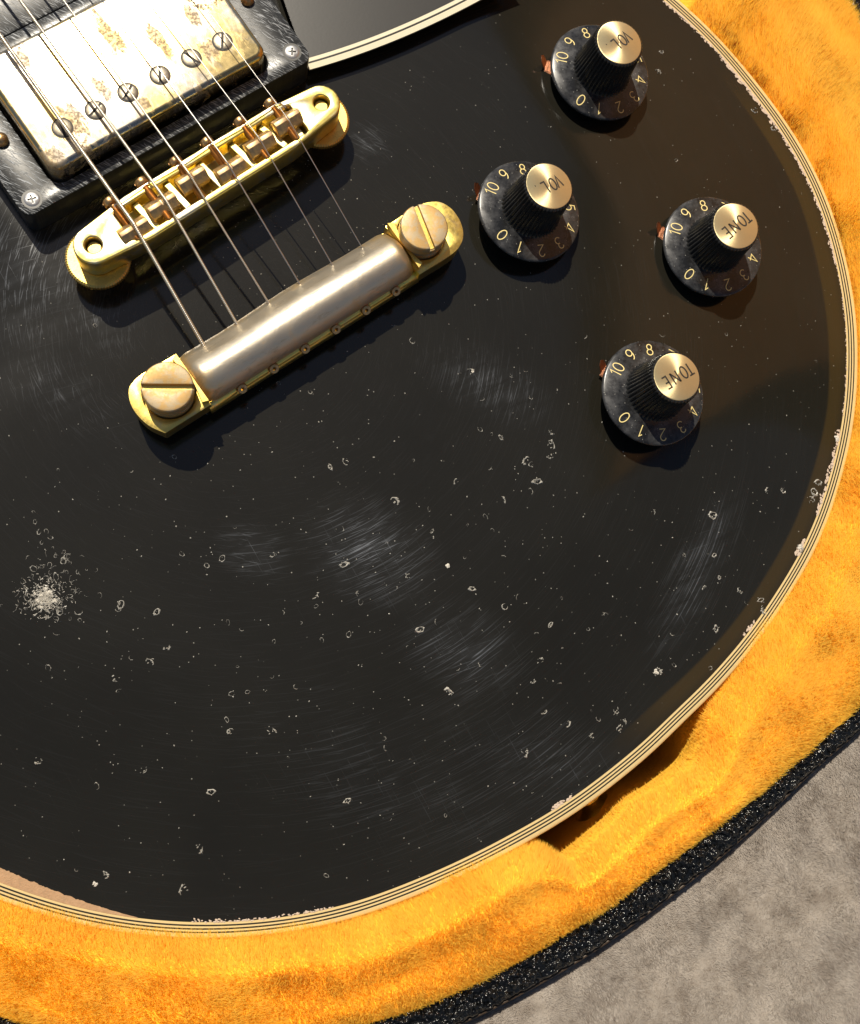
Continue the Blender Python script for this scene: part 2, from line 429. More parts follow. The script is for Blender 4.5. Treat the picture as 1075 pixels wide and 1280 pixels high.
def on_top(u, v, dz=0.0):
    p = at(u, v, 0)
    for _ in range(4): p = at(u, v, surf_z(p.x, p.y)+dz)
    return p
GZ = -5.6
guitar = tag(empty('electric_guitar', (C0.x, C0.y, GZ)), 'worn black solid body electric guitar with gold hardware lying in its plush lined case', 'electric guitar')

# lacquered top
ts = [0]+[i/70 for i in range(4, 66)]+list(np.linspace(66/70, 1, 24))
co = [(C0.x, C0.y, 0)]; fc = []
N2 = NA//2
for t in ts[1:]:
    for i in range(N2):
        a = PH[2*i]; rr = EDGE[2*i]; r = rr*t
        co.append((C0.x+r*math.cos(a), C0.y+r*math.sin(a), carve(rr-r)))
for i in range(N2): fc.append((0, 1+i, 1+(i+1) % N2))
for k in range(len(ts)-2):
    for i in range(N2):
        j = (i+1) % N2; fc.append((1+k*N2+i, 1+(k+1)*N2+i, 1+(k+1)*N2+j, 1+k*N2+j))
me = bpy.data.meshes.new('body_top'); me.from_pydata(co, [], fc); me.update()
for p in me.polygons: p.use_smooth = True
ea = me.attributes.new('edge_reflection', 'FLOAT', 'POINT')      # brown plush reflection painted along the edge of the top
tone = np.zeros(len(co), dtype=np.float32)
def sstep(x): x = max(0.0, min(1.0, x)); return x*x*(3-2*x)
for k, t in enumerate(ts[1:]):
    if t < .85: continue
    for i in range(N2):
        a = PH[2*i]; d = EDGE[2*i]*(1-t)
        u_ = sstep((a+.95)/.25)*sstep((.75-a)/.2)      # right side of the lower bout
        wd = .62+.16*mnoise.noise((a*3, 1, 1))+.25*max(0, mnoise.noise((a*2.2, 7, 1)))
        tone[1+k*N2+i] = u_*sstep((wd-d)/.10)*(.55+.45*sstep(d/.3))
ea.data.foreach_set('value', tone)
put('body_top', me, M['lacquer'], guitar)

def ring_band(off0, off1, z0, z1, arr=EDGE, n=NA, rough=0):
    """annular strip between two outward offsets"""
    bm = bmesh.new(); A = []; B = []
    for i in range(n):
        a = PH[i*NA//n]; r = arr[i*NA//n]
        j = rough*mnoise.noise((math.cos(a)*60, math.sin(a)*60, 0)) if rough else 0
        A.append(bm.verts.new((C0.x+(r+off0+j)*math.cos(a), C0.y+(r+off0+j)*math.sin(a), z0)))
        B.append(bm.verts.new((C0.x+(r+off1)*math.cos(a), C0.y+(r+off1)*math.sin(a), z1)))
    for i in range(n):
        j = (i+1) % n; bm.faces.new((A[i], B[i], B[j], A[j]))
    return bm
# binding: seven plies on top, the outer one wraps down the side
ZB = -CARVE-.004
plies = [('cream', .075), ('black', .034), ('cream', .055), ('black', .034), ('cream', .055), ('black', .034), ('cream', .15)]
bm = bmesh.new()
def add_ring(bm, prof):
    n = NA; rows = []
    for (off, z) in prof:
        rows.append([bm.verts.new((C0.x+(EDGE[i]+off)*math.cos(PH[i]), C0.y+(EDGE[i]+off)*math.sin(PH[i]), z)) for i in range(n)])
    for A, B in zip(rows, rows[1:]):
        for i in range(n):
            j = (i+1) % n; bm.faces.new((A[i], B[i], B[j], A[j]))
cb = bmesh.new(); kb = bmesh.new(); off = 0.0
for k, (kind, wd) in enumerate(plies):
    if kind == 'cream':
        last = k == len(plies)-1
        if last: add_ring(cb, [(off, ZB-.03), (off+.006, ZB), (off+wd-.06, ZB-.004), (off+wd-.02, ZB-.03), (off+wd, ZB-.08), (off+wd, ZB-.75)])
        else: add_ring(cb, [(off, ZB-.03), (off+.006, ZB), (off+wd-.006, ZB), (off+wd, ZB-.03)])
    else: add_ring(kb, [(off-.004, ZB-.006), (off+wd+.004, ZB-.006)])
    off += wd
BW = off
bind = put('binding', cb, M['cream'], guitar, smooth=50)
put('black_ply', kb, M['black'], bind)
sb = bmesh.new(); add_ring(sb, [(BW-.03, ZB-.70), (BW-.03, GZ+.3), (BW-.5, GZ)])
put('body_side', sb, M['side'], guitar, smooth=50)
# strap button at the end of the body
sbp = at(752, 1017, -3.2); dv = Vector((sbp.x-C0.x, sbp.y-C0.y, 0)).normalized()
er = edge_r(math.atan2(dv.y, dv.x))+BW
q = dv.to_track_quat('Z', 'Y').to_matrix().to_4x4()
put('strap_button', lathe([(0, -.05), (.5, -.05), (.45, .15), (.28, .4), (.3, .65), (.62, .85), (.68, 1.0), (.55, 1.1), (0, 1.12)], 32), M['tail'], guitar, Matrix.Translation((C0.x+dv.x*er, C0.y+dv.y*er, -3.4)) @ q @ Matrix.Scale(1.1, 4), 40)

# ------------------------------------------------------------------ wear: chips, bare wood, dents
def flake(bm, p, nrm, rx, ry, rot, h, n=7, jag=.35):
    z = Vector(nrm).normalized(); x = Vector((math.cos(rot), math.sin(rot), 0)); x = (x-z*x.dot(z)).normalized(); y = z.cross(x)
    o = []; 
    for k in range(n):
        a = 2*PI*k/n+random.uniform(-.2, .2); f = 1-jag*random.random()
        o.append(bm.verts.new(p+x*(rx*f*math.cos(a))+y*(ry*f*math.sin(a))))
    c = bm.verts.new(p+z*h+x*random.uniform(-.3, .3)*rx)
    for k in range(n): bm.faces.new((c, o[k], o[(k+1) % n]))
def top_normal(x, y):
    e = .05
    return Vector((-(surf_z(x+e, y)-surf_z(x-e, y))/(2*e), -(surf_z(x, y+e)-surf_z(x, y-e))/(2*e), 1)).normalized()
def ang_of(u, v):
    p = at(u, v, -CARVE); return math.atan2(p.y-C0.y, p.x-C0.x)
bm = bmesh.new()
def chips(a0, a1, n, size, depth):
    for _ in range(n):
        a = random.uniform(a0, a1); r = edge_r(a)-abs(random.gauss(0, depth))+.01
        x, y = C0.x+r*math.cos(a), C0.y+r*math.sin(a)
        s = size*random.uniform(.4, 1.3)
        flake(bm, Vector((x, y, surf_z(x, y)+.003)), top_normal(x, y), s*1.3, s*.75, a+PI/2+random.uniform(-.5, .5), .008, 7, .5)
chips(ang_of(1048, 330), ang_of(830, 0), 420, .045, .035)
chips(ang_of(967, 152), ang_of(905, 70), 90, .06, .06)
chips(ang_of(1056, 520), ang_of(1040, 310), 120, .025, .02)
chips(ang_of(1022, 645), ang_of(1050, 535), 110, .05, .05)
chips(ang_of(998, 695), ang_of(1006, 675), 25, .07, .09)
chips(ang_of(690, 1012), ang_of(715, 996), 30, .05, .06)
chips(ang_of(240, 1152), ang_of(420, 1133), 130, .035, .03)
chips(ang_of(930, 797), ang_of(945, 777), 14, .05, .06)
put('chipped_edge', bm, M['chip'], guitar)['kind'] = 'stuff'
# bare wood strip, lower left
bm = bmesh.new(); A = []; B = []
a0, a1 = ang_of(-60, 1080), ang_of(172, 1147)
for k in range(161):
    t = k/160; a = a0+(a1-a0)*t; re = edge_r(a)
    wd = .35*(1-t**1.6)*(1+.16*mnoise.noise((t*30, 0, 3))+.10*mnoise.noise((t*90, 2, 3)))+.01
    wd = max(wd, .005)
    for L, r in ((A, re+.005), (B, re-wd)):
        x, y = C0.x+r*math.cos(a), C0.y+r*math.sin(a); L.append(bm.verts.new((x, y, surf_z(x, y)+.008)))
for k in range(160): bm.faces.new((B[k], A[k], A[k+1], B[k+1]))
bmesh.ops.recalc_face_normals(bm, faces=bm.faces)
put('bare_wood_strip', bm, M['wood'], guitar)
# dents: little crescents and rings of lifted lacquer
bm = bmesh.new()
def ding(p, size, rot, arc=2*PI, e=.7, wd=.16):
    nz = top_normal(p.x, p.y); n = 12; I = []; O = []; Cc = []
    x = Vector((math.cos(rot), math.sin(rot), 0)); x = (x-nz*x.dot(nz)).normalized(); y = nz.cross(x)
    for k in range(n+1):
        a = arc*k/n; j = 1+random.uniform(-.12, .12); w_ = wd*size*(.15+.95*random.random()**2)*(1 if arc > 6 else math.sin(PI*k/n)+.15)
        def q(r, h): return bm.verts.new(p+x*(r*math.cos(a)*j)+y*(r*e*math.sin(a)*j)+nz*h)
        I.append(q(size-w_, .002)); Cc.append(q(size, .002+w_*.8)); O.append(q(size+w_, .002))
    for k in range(n):
        bm.faces.new((I[k], I[k+1], Cc[k+1], Cc[k])); bm.faces.new((Cc[k], Cc[k+1], O[k+1], O[k]))
def at_top(u, v):
    p = on_top(u, v); return p
big = [(493, 627, 6), (671, 602, 6), (658, 576, 5), (628, 625, 5), (570, 602, 4), (432, 577, 5), (413, 584, 4), (525, 787, 5), (560, 866, 6), (675, 826, 5), (688, 781, 4), (394, 745, 5), (555, 688, 0), (590, 736, 4), (540, 663, 4), (151, 756, 5), (196, 765, 4), (208, 808, 6), (187, 828, 6), (145, 849, 5), (264, 990, 5), (340, 913, 6), (288, 914, 5), (180, 962, 5), (49, 951, 5), (434, 1001, 5), (249, 1060, 6), (229, 1112, 6), (131, 1094, 5), (690, 540, 5), (689, 556, 6), (688, 570, 5), (891, 644, 7), (822, 840, 6), (925, 738, 5), (880, 735, 4), (960, 614, 5), (979, 613, 4), (998, 683, 8), (951, 750, 6), (955, 762, 6), (895, 786, 5), (1023, 603, 5), (1018, 615, 6), (1013, 625, 6), (656, 940, 6), (770, 889, 5), (779, 902, 5), (774, 912, 6), (666, 852, 4), (588, 464, 5), (680, 890, 5), (710, 905, 4), (740, 920, 4), (430, 706, 5), (448, 742, 4), (341, 694, 4), (510, 720, 4), (855, 694, 3), (893, 694, 3), (899, 722, 3), (817, 640, 4), (1012, 92, 5), (943, 138, 6), (968, 160, 6), (827, 65, 4), (822, 90, 5), (845, 200, 3), (640, 470, 3), (626, 547, 4)]
for (u, v, s) in big:
    if not s: continue
    p = at_top(u, v); ding(p, s/46*random.uniform(.8, 1.1), random.uniform(0, 6), 2*PI if random.random() < .22 else random.uniform(1.6, 4.6), random.uniform(.45, .8), .45)
    for _q in range(4): flake(bm, p+Vector((random.uniform(-.8, .8)*s/46, random.uniform(-.8, .8)*s/46, .003)), (0, 0, 1), s/46*random.uniform(.15, .5), s/46*random.uniform(.1, .25), random.uniform(0, 6), .03, 6, .6)
for _ in range(520):                           # scattered small ones, thicker towards the lower middle
    u = random.gauss(480, 290); v = random.gauss(740, 230)
    if not (0 < u < 1050 and 380 < v < 1145): continue
    p = at_top(u, v); a = math.atan2(p.y-C0.y, p.x-C0.x)
    if edge_r(a)-math.hypot(p.x-C0.x, p.y-C0.y) < .15: continue
    s = random.uniform(.7, 1.5) if random.random() < .72 else random.uniform(1.6, 4.2)
    s /= 46
    if s < .036: flake(bm, p+Vector((0, 0, .003)), (0, 0, 1), s, s*.7, random.uniform(0, 6), .012, 5, .5)
    else: ding(p, s, random.uniform(0, 6), random.uniform(2, 6.28), random.uniform(.5, .9), .2)
for _ in range(400):                           # dust and pin pricks all over
    u = random.uniform(0, 1050); v = random.uniform(60, 1140)
    if random.random() < .45: u, v = random.gauss(380, 150), random.gauss(260, 60)
    p = at_top(u, v); a = math.atan2(p.y-C0.y, p.x-C0.x)
    if edge_r(a)-math.hypot(p.x-C0.x, p.y-C0.y) < .1: continue
    s = random.uniform(.012, .026); flake(bm, p+Vector((0, 0, .002)), (0, 0, 1), s, s*.7, random.uniform(0, 6), .010, 5, .4)
# the worn cluster at lower left
for _ in range(260):
    rr = abs(random.gauss(0, 11)); a = random.uniform(0, 2*PI); p = at_top(56+rr*math.cos(a)*1.15, 748+rr*math.sin(a))
    flake(bm, p+Vector((0, 0, .004+random.random()*.01)), (random.uniform(-.5, .5), random.uniform(-.3, .6), 1), random.uniform(.02, .09), random.uniform(.01, .03), random.uniform(0, 6), .02, 6, .6)
for _ in range(75):
    a = random.uniform(0, 2*PI); rr = random.uniform(12, 70)*random.uniform(.5, 1); u, v = 60+rr*math.cos(a)*1.0+random.uniform(0, 12), 738+rr*math.sin(a)*.9
    ding(at_top(u, v), random.uniform(.03, .11), random.uniform(0, 6), random.uniform(2, 6.28), random.uniform(.4, .8), .18)
for (u, v) in ((42, 640), (44, 652), (49, 665), (52, 678), (58, 664), (63, 672), (66, 685), (70, 695), (80, 690), (85, 702), (97, 715), (108, 712)):
    ding(at_top(u, v), random.uniform(.03, .07), random.uniform(0, 6), 5, .7, .25)
put('dents', bm, M['ding'], guitar)['kind'] = 'stuff'
bm = bmesh.new()
for _ in range(420):
    rr = abs(random.gauss(0, 10)) if random.random() < .75 else random.uniform(10, 34); a = random.uniform(0, 2*PI); p = at_top(56+rr*math.cos(a)*1.15, 748+rr*math.sin(a))
    flake(bm, p+Vector((0, 0, .010+random.random()*.01)), (random.uniform(-.5, .5), random.uniform(-.3, .6), 1), random.uniform(.015, .07), random.uniform(.006, .016), random.uniform(0, 6), .02, 6, .6)
for (u, v, s) in big:
    if s and random.random() < .6: flake(bm, at_top(u, v)+Vector((random.uniform(-.05, .05), random.uniform(-.05, .05), .012)), (0, 0, 1), .03, .014, random.uniform(0, 6), .02, 6, .6)
put('worn_cluster', bm, M['flake'], guitar)['kind'] = 'stuff'
# bigger chips down to pale wood
bm = bmesh.new()
for (u, v, s) in ((559, 708, 5.0), (820, 839, 5), (591, 464, 3), (1047, 548, 7), (1000, 684, 5), (53, 745, 6), (60, 752, 5), (48, 752, 5), (62, 742, 6), (56, 736, 5), (68, 750, 4), (50, 760, 4), (44, 742, 3), (119, 1105, 3.5)):
    p = at_top(u, v)
    for _ in range(5): flake(bm, p+Vector((random.uniform(-.04, .04), random.uniform(-.04, .04), .004)), (0, 0, 1), s/46*.7, s/46*.5, random.uniform(0, 6), .02, 8, .6)
put('deep_chip', bm, M['flake'], guitar)['kind'] = 'stuff'

# ------------------------------------------------------------------ pickguard
def px_prism(px, z0, z1, bm=None, bevel=0): return prism([(at(u, v, z1).x, at(u, v, z1).y) for u, v in px], z0, z1, bm, bevel)
def guard_edge(off):
    """lower edge of the pickguard, moved off px outward"""
    pts = []
    for t in range(25):
        s = t/24; u = 384+260*s; v = 78-72*s-42*s*s+ (0 if s < .8 else -60*(s-.8)**2)
        d = Vector((72+84*s, 260)).normalized(); pts.append((u+d[0]*off*.9, v+d[1]*off*.9))
    return pts
ZG = .48
def guard_poly(off): return [(330, -160), (384-40, -30)]+[(376, 60)]+guard_edge(off)+[(660, -90), (640, -160)]
guard = put('pickguard', px_prism(guard_poly(-5.5)[::-1], ZG-.06, ZG), m_plain('pickguard_black', (.024, .022, .019), .32, 0, .0006, 14, .1), guitar)
def guard_strip(o0, z0, o1, z1):
    bm = bmesh.new(); a = [at(u, v, z0) for u, v in guard_edge(o0)]; b = [at(u, v, z1) for u, v in guard_edge(o1)]
    A = [bm.verts.new(p) for p in a]; B = [bm.verts.new(p) for p in b]
    for k in range(len(A)-1): bm.faces.new((A[k], B[k], B[k+1], A[k+1]))
    A2 = [bm.verts.new(p-Vector((0, 0, .05))) for p in b]
    for k in range(len(A)-1): bm.faces.new((B[k], A2[k], A2[k+1], B[k+1]))
    bmesh.ops.recalc_face_normals(bm, faces=bm.faces); return bm
WP = m_plain('pickguard_white', (.82, .76, .56), .35, 0, .002, 30, .06)
put('white_ply', guard_strip(-5.5, ZG-.003, -.3, ZG-.012), WP, guard)
put('black_ply', guard_strip(-.3, ZG-.013, 2.3, ZG-.018), M['black'], guard)
put('white_ply', guard_strip(2.3, ZG-.019, 10.6, ZG-.045), WP, guard)
put('black_ply', guard_strip(10.6, ZG-.046, 11.5, ZG-.06), M['black'], guard)

# ------------------------------------------------------------------ bridge pickup
ZC = 1.62; ZR = 1.02
pa, pb = at(78, 160, ZC), at(278, 52, ZC)      # outer pole screws
PF = frame(pa, pb); PF[2][3] = 0; plen = (pb-pa).length
hw = plen/2+.84
SP = []
for u, v, rx, ry in ((88, 150, .55, .8), (135, 40, .35, 1.1), (66, 196, .5, .5), (128, 112, .3, .7), (195, 45, .3, 1.0), (180, 130, .25, .4), (262, 62, .4, .5), (28, 75, .3, .5), (240, 20, .3, .6)):
    q_ = PF.inverted() @ at(u, v, ZC); SP.append((q_.x, q_.y, rx, ry))
M['cover'] = m_cover(SP)
pickup = put('pickup_cover', prism(rrect(-hw-.06, -.90, hw+.06, 2.66, .32, 8), .3, ZC, None, .16, 5), M['cover'], guitar, PF, 40)
# mounting ring: a frame round the cover
def ring_mesh(x0, y0, x1, y1, ix0, iy0, ix1, iy1, z0, z1, r=.3, ri=.38):
    o = to_mesh(prism(rrect(x0, y0, x1, y1, r, 8), z0, z1)); return cut(o, [prism(rrect(ix0, iy0, ix1, iy1, ri, 8), z0-1, z1+1)], .035, 2)
ra, rb = at(40, 249, ZR), at(365, 65, ZR)
rl = [PF.inverted() @ p for p in (ra, rb)]
rx0, rx1 = rl[0].x-.42, rl[1].x+.42
ry0 = (rl[0].y+rl[1].y)/2-.42
ringm = ring_mesh(rx0, ry0, rx1, 3.30, -hw-.16, -1.0, hw+.16, 2.78, -.02, ZR)
ringo = put('pickup_ring', ringm, M['ring'], guitar, PF, 30)
def phillips(r, h, mat='screw'):
    b = to_mesh(lathe([(0, -.3), (r*.6, -.3), (r*.95, -.06), (r, 0), (r*.8, h*.8), (0, h)], 28))
    c1 = box(-r*.55, r*.55, -r*.13, r*.13, -.1, .3); c2 = box(-r*.13, r*.13, -r*.55, r*.55, -.1, .3)
    return cut(b, [c1, c2])
ph = phillips(.22, .04); pcol = cylinder(.27, 0, .008, 28)
s0 = put('ring_screw', ph, M['screw'], guitar, Matrix.Translation((ra.x, ra.y, ZR-.005)) @ Matrix.Rotation(R(20), 4, 'Z'), 40)
put('screw_recess', pcol, M['black'], s0, WM[s0] @ Matrix.Translation((0, 0, 0)))
dup(s0, guitar, Matrix.Translation((rb.x, rb.y, ZR-.005)) @ Matrix.Rotation(R(0), 4, 'Z'))
# height screws: brass domes
dome = lathe([(0, .14), (.06, .135), (.14, .09), (.19, .02), (.19, -.2)], 24)
h0 = put('height_screw', dome, M['screwbrass'], guitar, Matrix.Translation(at(1, 174, ZR+.08)), 50)
dup(h0, guitar, Matrix.Translation(at(309, -2, ZR+.08)))
# neighbouring ring edge above
put('pickup_ring', ring_mesh(rx0+.2, 3.34, rx1-.1, 8.3, -hw, 5.2, hw, 7.6, -.02, ZR-.03), M['ring'], guitar, PF, 30)
# pole screws
def slotted(r, h, sw, z0=-.3, dome_=.0):
    b = to_mesh(lathe([(0, z0), (r, z0), (r, h-.02), (r-.025, h), (0, h+dome_)], 32))
    return cut(b, [box(-r*2, r*2, -sw/2, sw/2, h-.07-sw*.4, h+.3)])
pm = slotted(.25, .03, .07)
pangles = (75, 20, 30, 60, 110, 55)
pp = None
for k in range(6):
    pos = PF @ Matrix.Translation((-plen/2+plen*k/5, 0, ZC)) @ Matrix.Rotation(R(pangles[k]), 4, 'Z')
    if pp is None:
        pp = put('pole_screw', pm, M['pole'], guitar, pos, 40)
        put('screw_recess', cylinder(.285, 0, .006, 32), M['print_black'], pp, pos)
    else: dup(pp, guitar, pos)

# ------------------------------------------------------------------ bridge
ZT = 1.70                                     # top face of the bridge
ba, bb = at(116.5, 306, ZT), at(402, 128, ZT)
BF = frame(ba, bb); BF[2][3] = 0; bl = (bb-ba).length; hb = bl/2
def stadium(h, r, mid, n=12):
    p = []
    for k in range(n+1): a = R(-90+180*k/n); p.append((h+r*math.cos(a), r*math.sin(a)))
    p += [(h*.62, mid), (-h*.62, mid)]
    for k in range(n+1): a = R(90+180*k/n); p.append((-h+r*math.cos(a), r*math.sin(a)))
    p += [(-h*.62, -mid), (h*.62, -mid)]
    return p
base = to_mesh(prism(stadium(hb, .52, .67), .88, ZT))
cuts = [cylinder(.22, .5, 2, 32, None, Matrix.Translation((sx*hb, 0, 0))) for sx in (-1, 1)]
cuts.append(prism(rrect(-2.80, -.47, 2.92, .44, .08, 4), 1.18, 2.2))
bmesh_bridge = cut(base, cuts, .045, 3)
bridge = put('bridge', bmesh_bridge, M['bridge'], guitar, BF, 35)
INV = BF.inverted()
def loc(u, v, z): p = INV @ at(u, v, z); return p
spx = [(167, 284.5), (202, 253.5), (239.7, 221), (288, 208.5), (325, 177), (359, 149)]
hpx = [(135, 256), (177, 228), (223.4, 200), (262.5, 178), (301, 151), (340.6, 130)]
def saddle_mesh(flip):
    # peaked bar: five-sided section, along x
    sec = [(-.235, 0), (-.24, .20), (-.07, .40), (.05, .40), (.24, .20), (.235, 0)]
    bm = bmesh.new(); L = .415; A = [bm.verts.new((-L, y, z)) for y, z in sec]; B = [bm.verts.new((L, y, z)) for y, z in sec]
    n = len(sec); bm.faces.new(A[::-1]); bm.faces.new(B)
    for i in range(n): j = (i+1) % n; bm.faces.new((A[i], A[j], B[j], B[i]))
    bmesh.ops.recalc_face_normals(bm, faces=bm.faces)
    m = to_mesh(bm)
    return cut(m, [box(-.03, .03, -.5, .5, .37, .6)], .03, 2)
sm = saddle_mesh(0)
# screw: threaded rod and knurled slotted head, along -y from the head at +y (pickup side)
def screw_mesh(L):
    bm = bmesh.new(); n = 14; rows = []; ns = int(L/.0175)
    for i in range(ns+1):
        y = -L*i/ns
        r = .115 if i % 2 else .09
        rows.append([bm.verts.new((r*math.cos(2*PI*k/n), y, r*math.sin(2*PI*k/n))) for k in range(n)])
    for a, b in zip(rows, rows[1:]):
        for k in range(n): j = (k+1) % n; bm.faces.new((a[k], a[j], b[j], b[k]))
    bm.faces.new(rows[-1]); 
    return bm
def head_mesh():
    b = lathe([(0, 0), (.10, 0), (.10, .05), (.165, .06), (.18, .09), (.18, .21), (.16, .24), (0, .22)], 36, lambda a, k: 1+(.05 if (int(round(a/(2*PI)*36)) % 2 and k in (4, 5)) else 0))
    m = to_mesh(b); m = cut(m, [box(-.3, .3, -.022, .022, .16, .4)])
    m.transform(Matrix.Rotation(R(-90), 4, 'X')); return m
rod, head = to_mesh(screw_mesh(1.12)), head_mesh()
blk = to_mesh(box(-.10, .10, -.46, .43, 1.17, ZT-.12, None, .03))
s1 = r1 = None; sad = []
for k in range(6):
    p = loc(*spx[k], ZT+.12); h = loc(*hpx[k], ZT-.05)
    m = BF @ Matrix.Translation((p.x, p.y, ZT-.22)) @ (Matrix.Rotation(PI if k in (2, 4, 5) else 0, 4, 'Z'))
    if s1 is None: s1 = put('saddle', sm, M['saddle'], bridge, m, 30)
    else:
        c = s1.copy(); C.objects.link(c); c.parent = bridge; c.matrix_basis = INV @ m; WM[c] = m
    sad.append((p.x, p.y))
    hx = p.x-.06
    m2 = BF @ Matrix.Translation((hx, .60, ZT-.06))
    if r1 is None:
        r1 = put('saddle_screw', rod, M['screwbrass'], bridge, m2, 80); r2 = put('screw_head', head, M['screwbrass'], bridge, m2, 40)
    else:
        for o in (r1, r2):
            c = o.copy(); C.objects.link(c); c.parent = bridge; c.matrix_basis = INV @ m2; WM[c] = m2
for k in range(5):
    x = (sad[k][0]+sad[k+1][0])/2
    m2 = BF @ Matrix.Translation((x+random.uniform(-.03, .03), 0, random.uniform(-.05, 0))) @ Matrix.Rotation(R(random.uniform(4, 18)), 4, 'Z')
    if k == 0: b1 = put('dividing_block', blk, M['bridge'], bridge, m2)
    else: c = b1.copy(); C.objects.link(c); c.parent = bridge; c.matrix_basis = INV @ m2; WM[c] = m2
for x in (-2.62, 2.74):
    m2 = BF @ Matrix.Translation((x, 0, -.1)) @ Matrix.Scale(1, 4); c = b1.copy(); C.objects.link(c); c.parent = bridge; c.matrix_basis = INV @ m2; WM[c] = m2
# retaining wire over the screw necks
wp = [(-2.7, .40, ZT-.02), (-2.66, .57, ZT+.04)]+[(x, .585+.015*math.sin(x*3), ZT+.055) for x in np.linspace(-2.5, 2.6, 24)]+[(2.75, .56, ZT+.03), (2.8, .40, ZT-.02)]
put('retaining_wire', tube(wp, .022, 8), M['steel'], bridge, BF, 80)
# thumbwheels and posts
tw = lathe([(.2, .18), (.80, .18), (.86, .15), (.86, .03), (.80, 0), (.2, 0)], 144, lambda a, k: 1-(.028 if (int(round(a/(2*PI)*144)) % 2 and k in (1, 2, 3, 4)) else 0))
twm = to_mesh(tw)
t1 = None
for (u, v), pp_ in (((118, 328), ba), ((397, 146.5), bb)):
    m2 = Matrix.Translation((pp_.x, pp_.y, .66))
    if t1 is None:
        t1 = put('thumbwheel', twm, M['wheel'], guitar, m2, 30)
        put('post', cylinder(.17, -.7, .84, 24), M['wheel'], t1, m2, 30)
    else: dup(t1, guitar, m2)

# ------------------------------------------------------------------ stop tailpiece
ZS = 1.80                                     # stud top
ta, tb = at(209, 483, ZS), at(530.5, 283, ZS)
TF = frame(ta, tb); TF[2][3] = 0; ht = (tb-ta).length/2
TI = TF.inverted()
# arched centre: worn nickel
XL, XR = -ht+.72, ht-.66
sec = [(-.70, .45), (-.82, .55), (-.82, .70), (-.70, .96), (-.44, 1.22), (-.28, 1.38), (-.08, 1.49), (.14, 1.53), (.36, 1.48), (.56, 1.34), (.72, 1.10), (.80, .86), (.80, .60), (.72, .45)]
_s = []
for i in range(len(sec)):
    a_, b_, c_, d_ = (Vector(sec[(i+k-1) % len(sec)]) for k in range(4))
    for t_ in (0, .5): _s.append(tuple(.5*((2*b_)+(c_-a_)*t_+(2*a_-5*b_+4*c_-d_)*t_*t_+(3*b_-a_-3*c_+d_)*t_**3)))
sec = _s
def sweep(sec, xs, bend=lambda x: 0.0, taper=None):
    bm = bmesh.new(); rows = []
    for x in xs: k_ = taper(x) if taper else 1; rows.append([bm.verts.new((x, (y+bend(x)*(1 if y > 0 else 0))*(.5+.5*k_), .45+(z-.45)*k_)) for y, z in sec])
    n = len(sec)
    for a, b in zip(rows, rows[1:]):
        for k in range(n): j = (k+1) % n; bm.faces.new((a[k], a[j], b[j], b[k]))
    bm.faces.new(rows[0]); bm.faces.new(rows[-1])
    bmesh.ops.recalc_face_normals(bm, faces=bm.faces); return bm
tail_base_pts = []
def lobe(sx):
    p = []
    for k in range(15):
        a = R(-84+168*k/14); p.append((sx*(ht+.10+.72*math.cos(a)), .0+ .84*math.sin(a)*(1 if math.sin(a) > 0 else .96)))
    return p
def tl(px): return [(q.x, q.y) for q in (TI @ at(u, v, 1.12) for u, v in px)]
outl = tl([(206, 541), (203, 540), (186, 532), (172, 519), (163, 504), (161, 488), (166, 478), (180, 466), (226, 439), (300, 393), (400, 331), (488, 279), (520, 258), (545, 252), (562, 259), (574, 274), (579, 291), (576, 305), (563, 319), (520, 346), (400, 422), (268, 503), (228, 528), (209, 540)])
def catmull(P, n=5):
    out = []; N = len(P)
    for i in range(N):
        p0, p1, p2, p3 = (Vector(P[(i+k-1) % N]) for k in range(4))
        for k in range(n):
            t = k/n; q_ = .5*((2*p1)+(p2-p0)*t+(2*p0-5*p1+4*p2-p3)*t*t+(3*p1-p0-3*p2+p3)*t**3); out.append((q_.x, q_.y))
    return out
outl = catmull(outl)
plate = to_mesh(prism(outl, .50, 1.12))
bowls = [cylinder(.71, .84, 2, 40, None, Matrix.Translation((s*ht, 0, 0))) for s in (-1, 1)]
plate = cut(plate, bowls+[box(XL+.02, XR-.02, -3, 3, .62, 2)], .05, 3)
tail = put('tailpiece', plate, M['tail'], guitar, TF, 35)
HX = np.linspace(-2.45, 2.70, 6)
bar = put('bar', sweep([(-y, z) for y, z in sec], list(np.linspace(XL, XL+.4, 10))[:-1]+list(np.linspace(XL+.4, XR-.4, 40))+list(np.linspace(XR-.4, XR, 10))[1:], lambda x: .03*math.sin((x+1)*1.3), lambda x: 1-.22*max(0, 1-min(x-XL, XR-x)/.35)**2.2), m_bar(), tail, TF, 40)
for sx, X in ((-1, XL), (1, XR)):      # pointed gold cheeks where the deck climbs to the bar
    pr = prism([(X, -.78), (X, .74), (X+sx*.16, .66), (X+sx*.03, -.05), (X+sx*.16, -.72)][::1 if sx < 0 else -1], 1.0, 1.36)
    put('cheek', pr, M['tail'], tail, TF, 30)
lipsec = [(-.66, .50), (-.66, .90), (-.74, .93), (-.86, .86), (-.93, .70), (-.93, .50)]
lipm = cut(to_mesh(sweep(lipsec, [XL-.04, XR+.04])), [cylinder(.165, -.03, .5, 20, None, Matrix.Translation((x, -.86, .84)) @ Matrix.Rotation(R(38), 4, 'X')) for x in HX], .02, 2)
put('lower_lip', lipm, M['tail'], tail, TF, 35)
be = lathe([(.05, 0), (.13, .0), (.15, .05), (.13, .12), (.05, .12)], 20)
bem = to_mesh(be); e1 = None
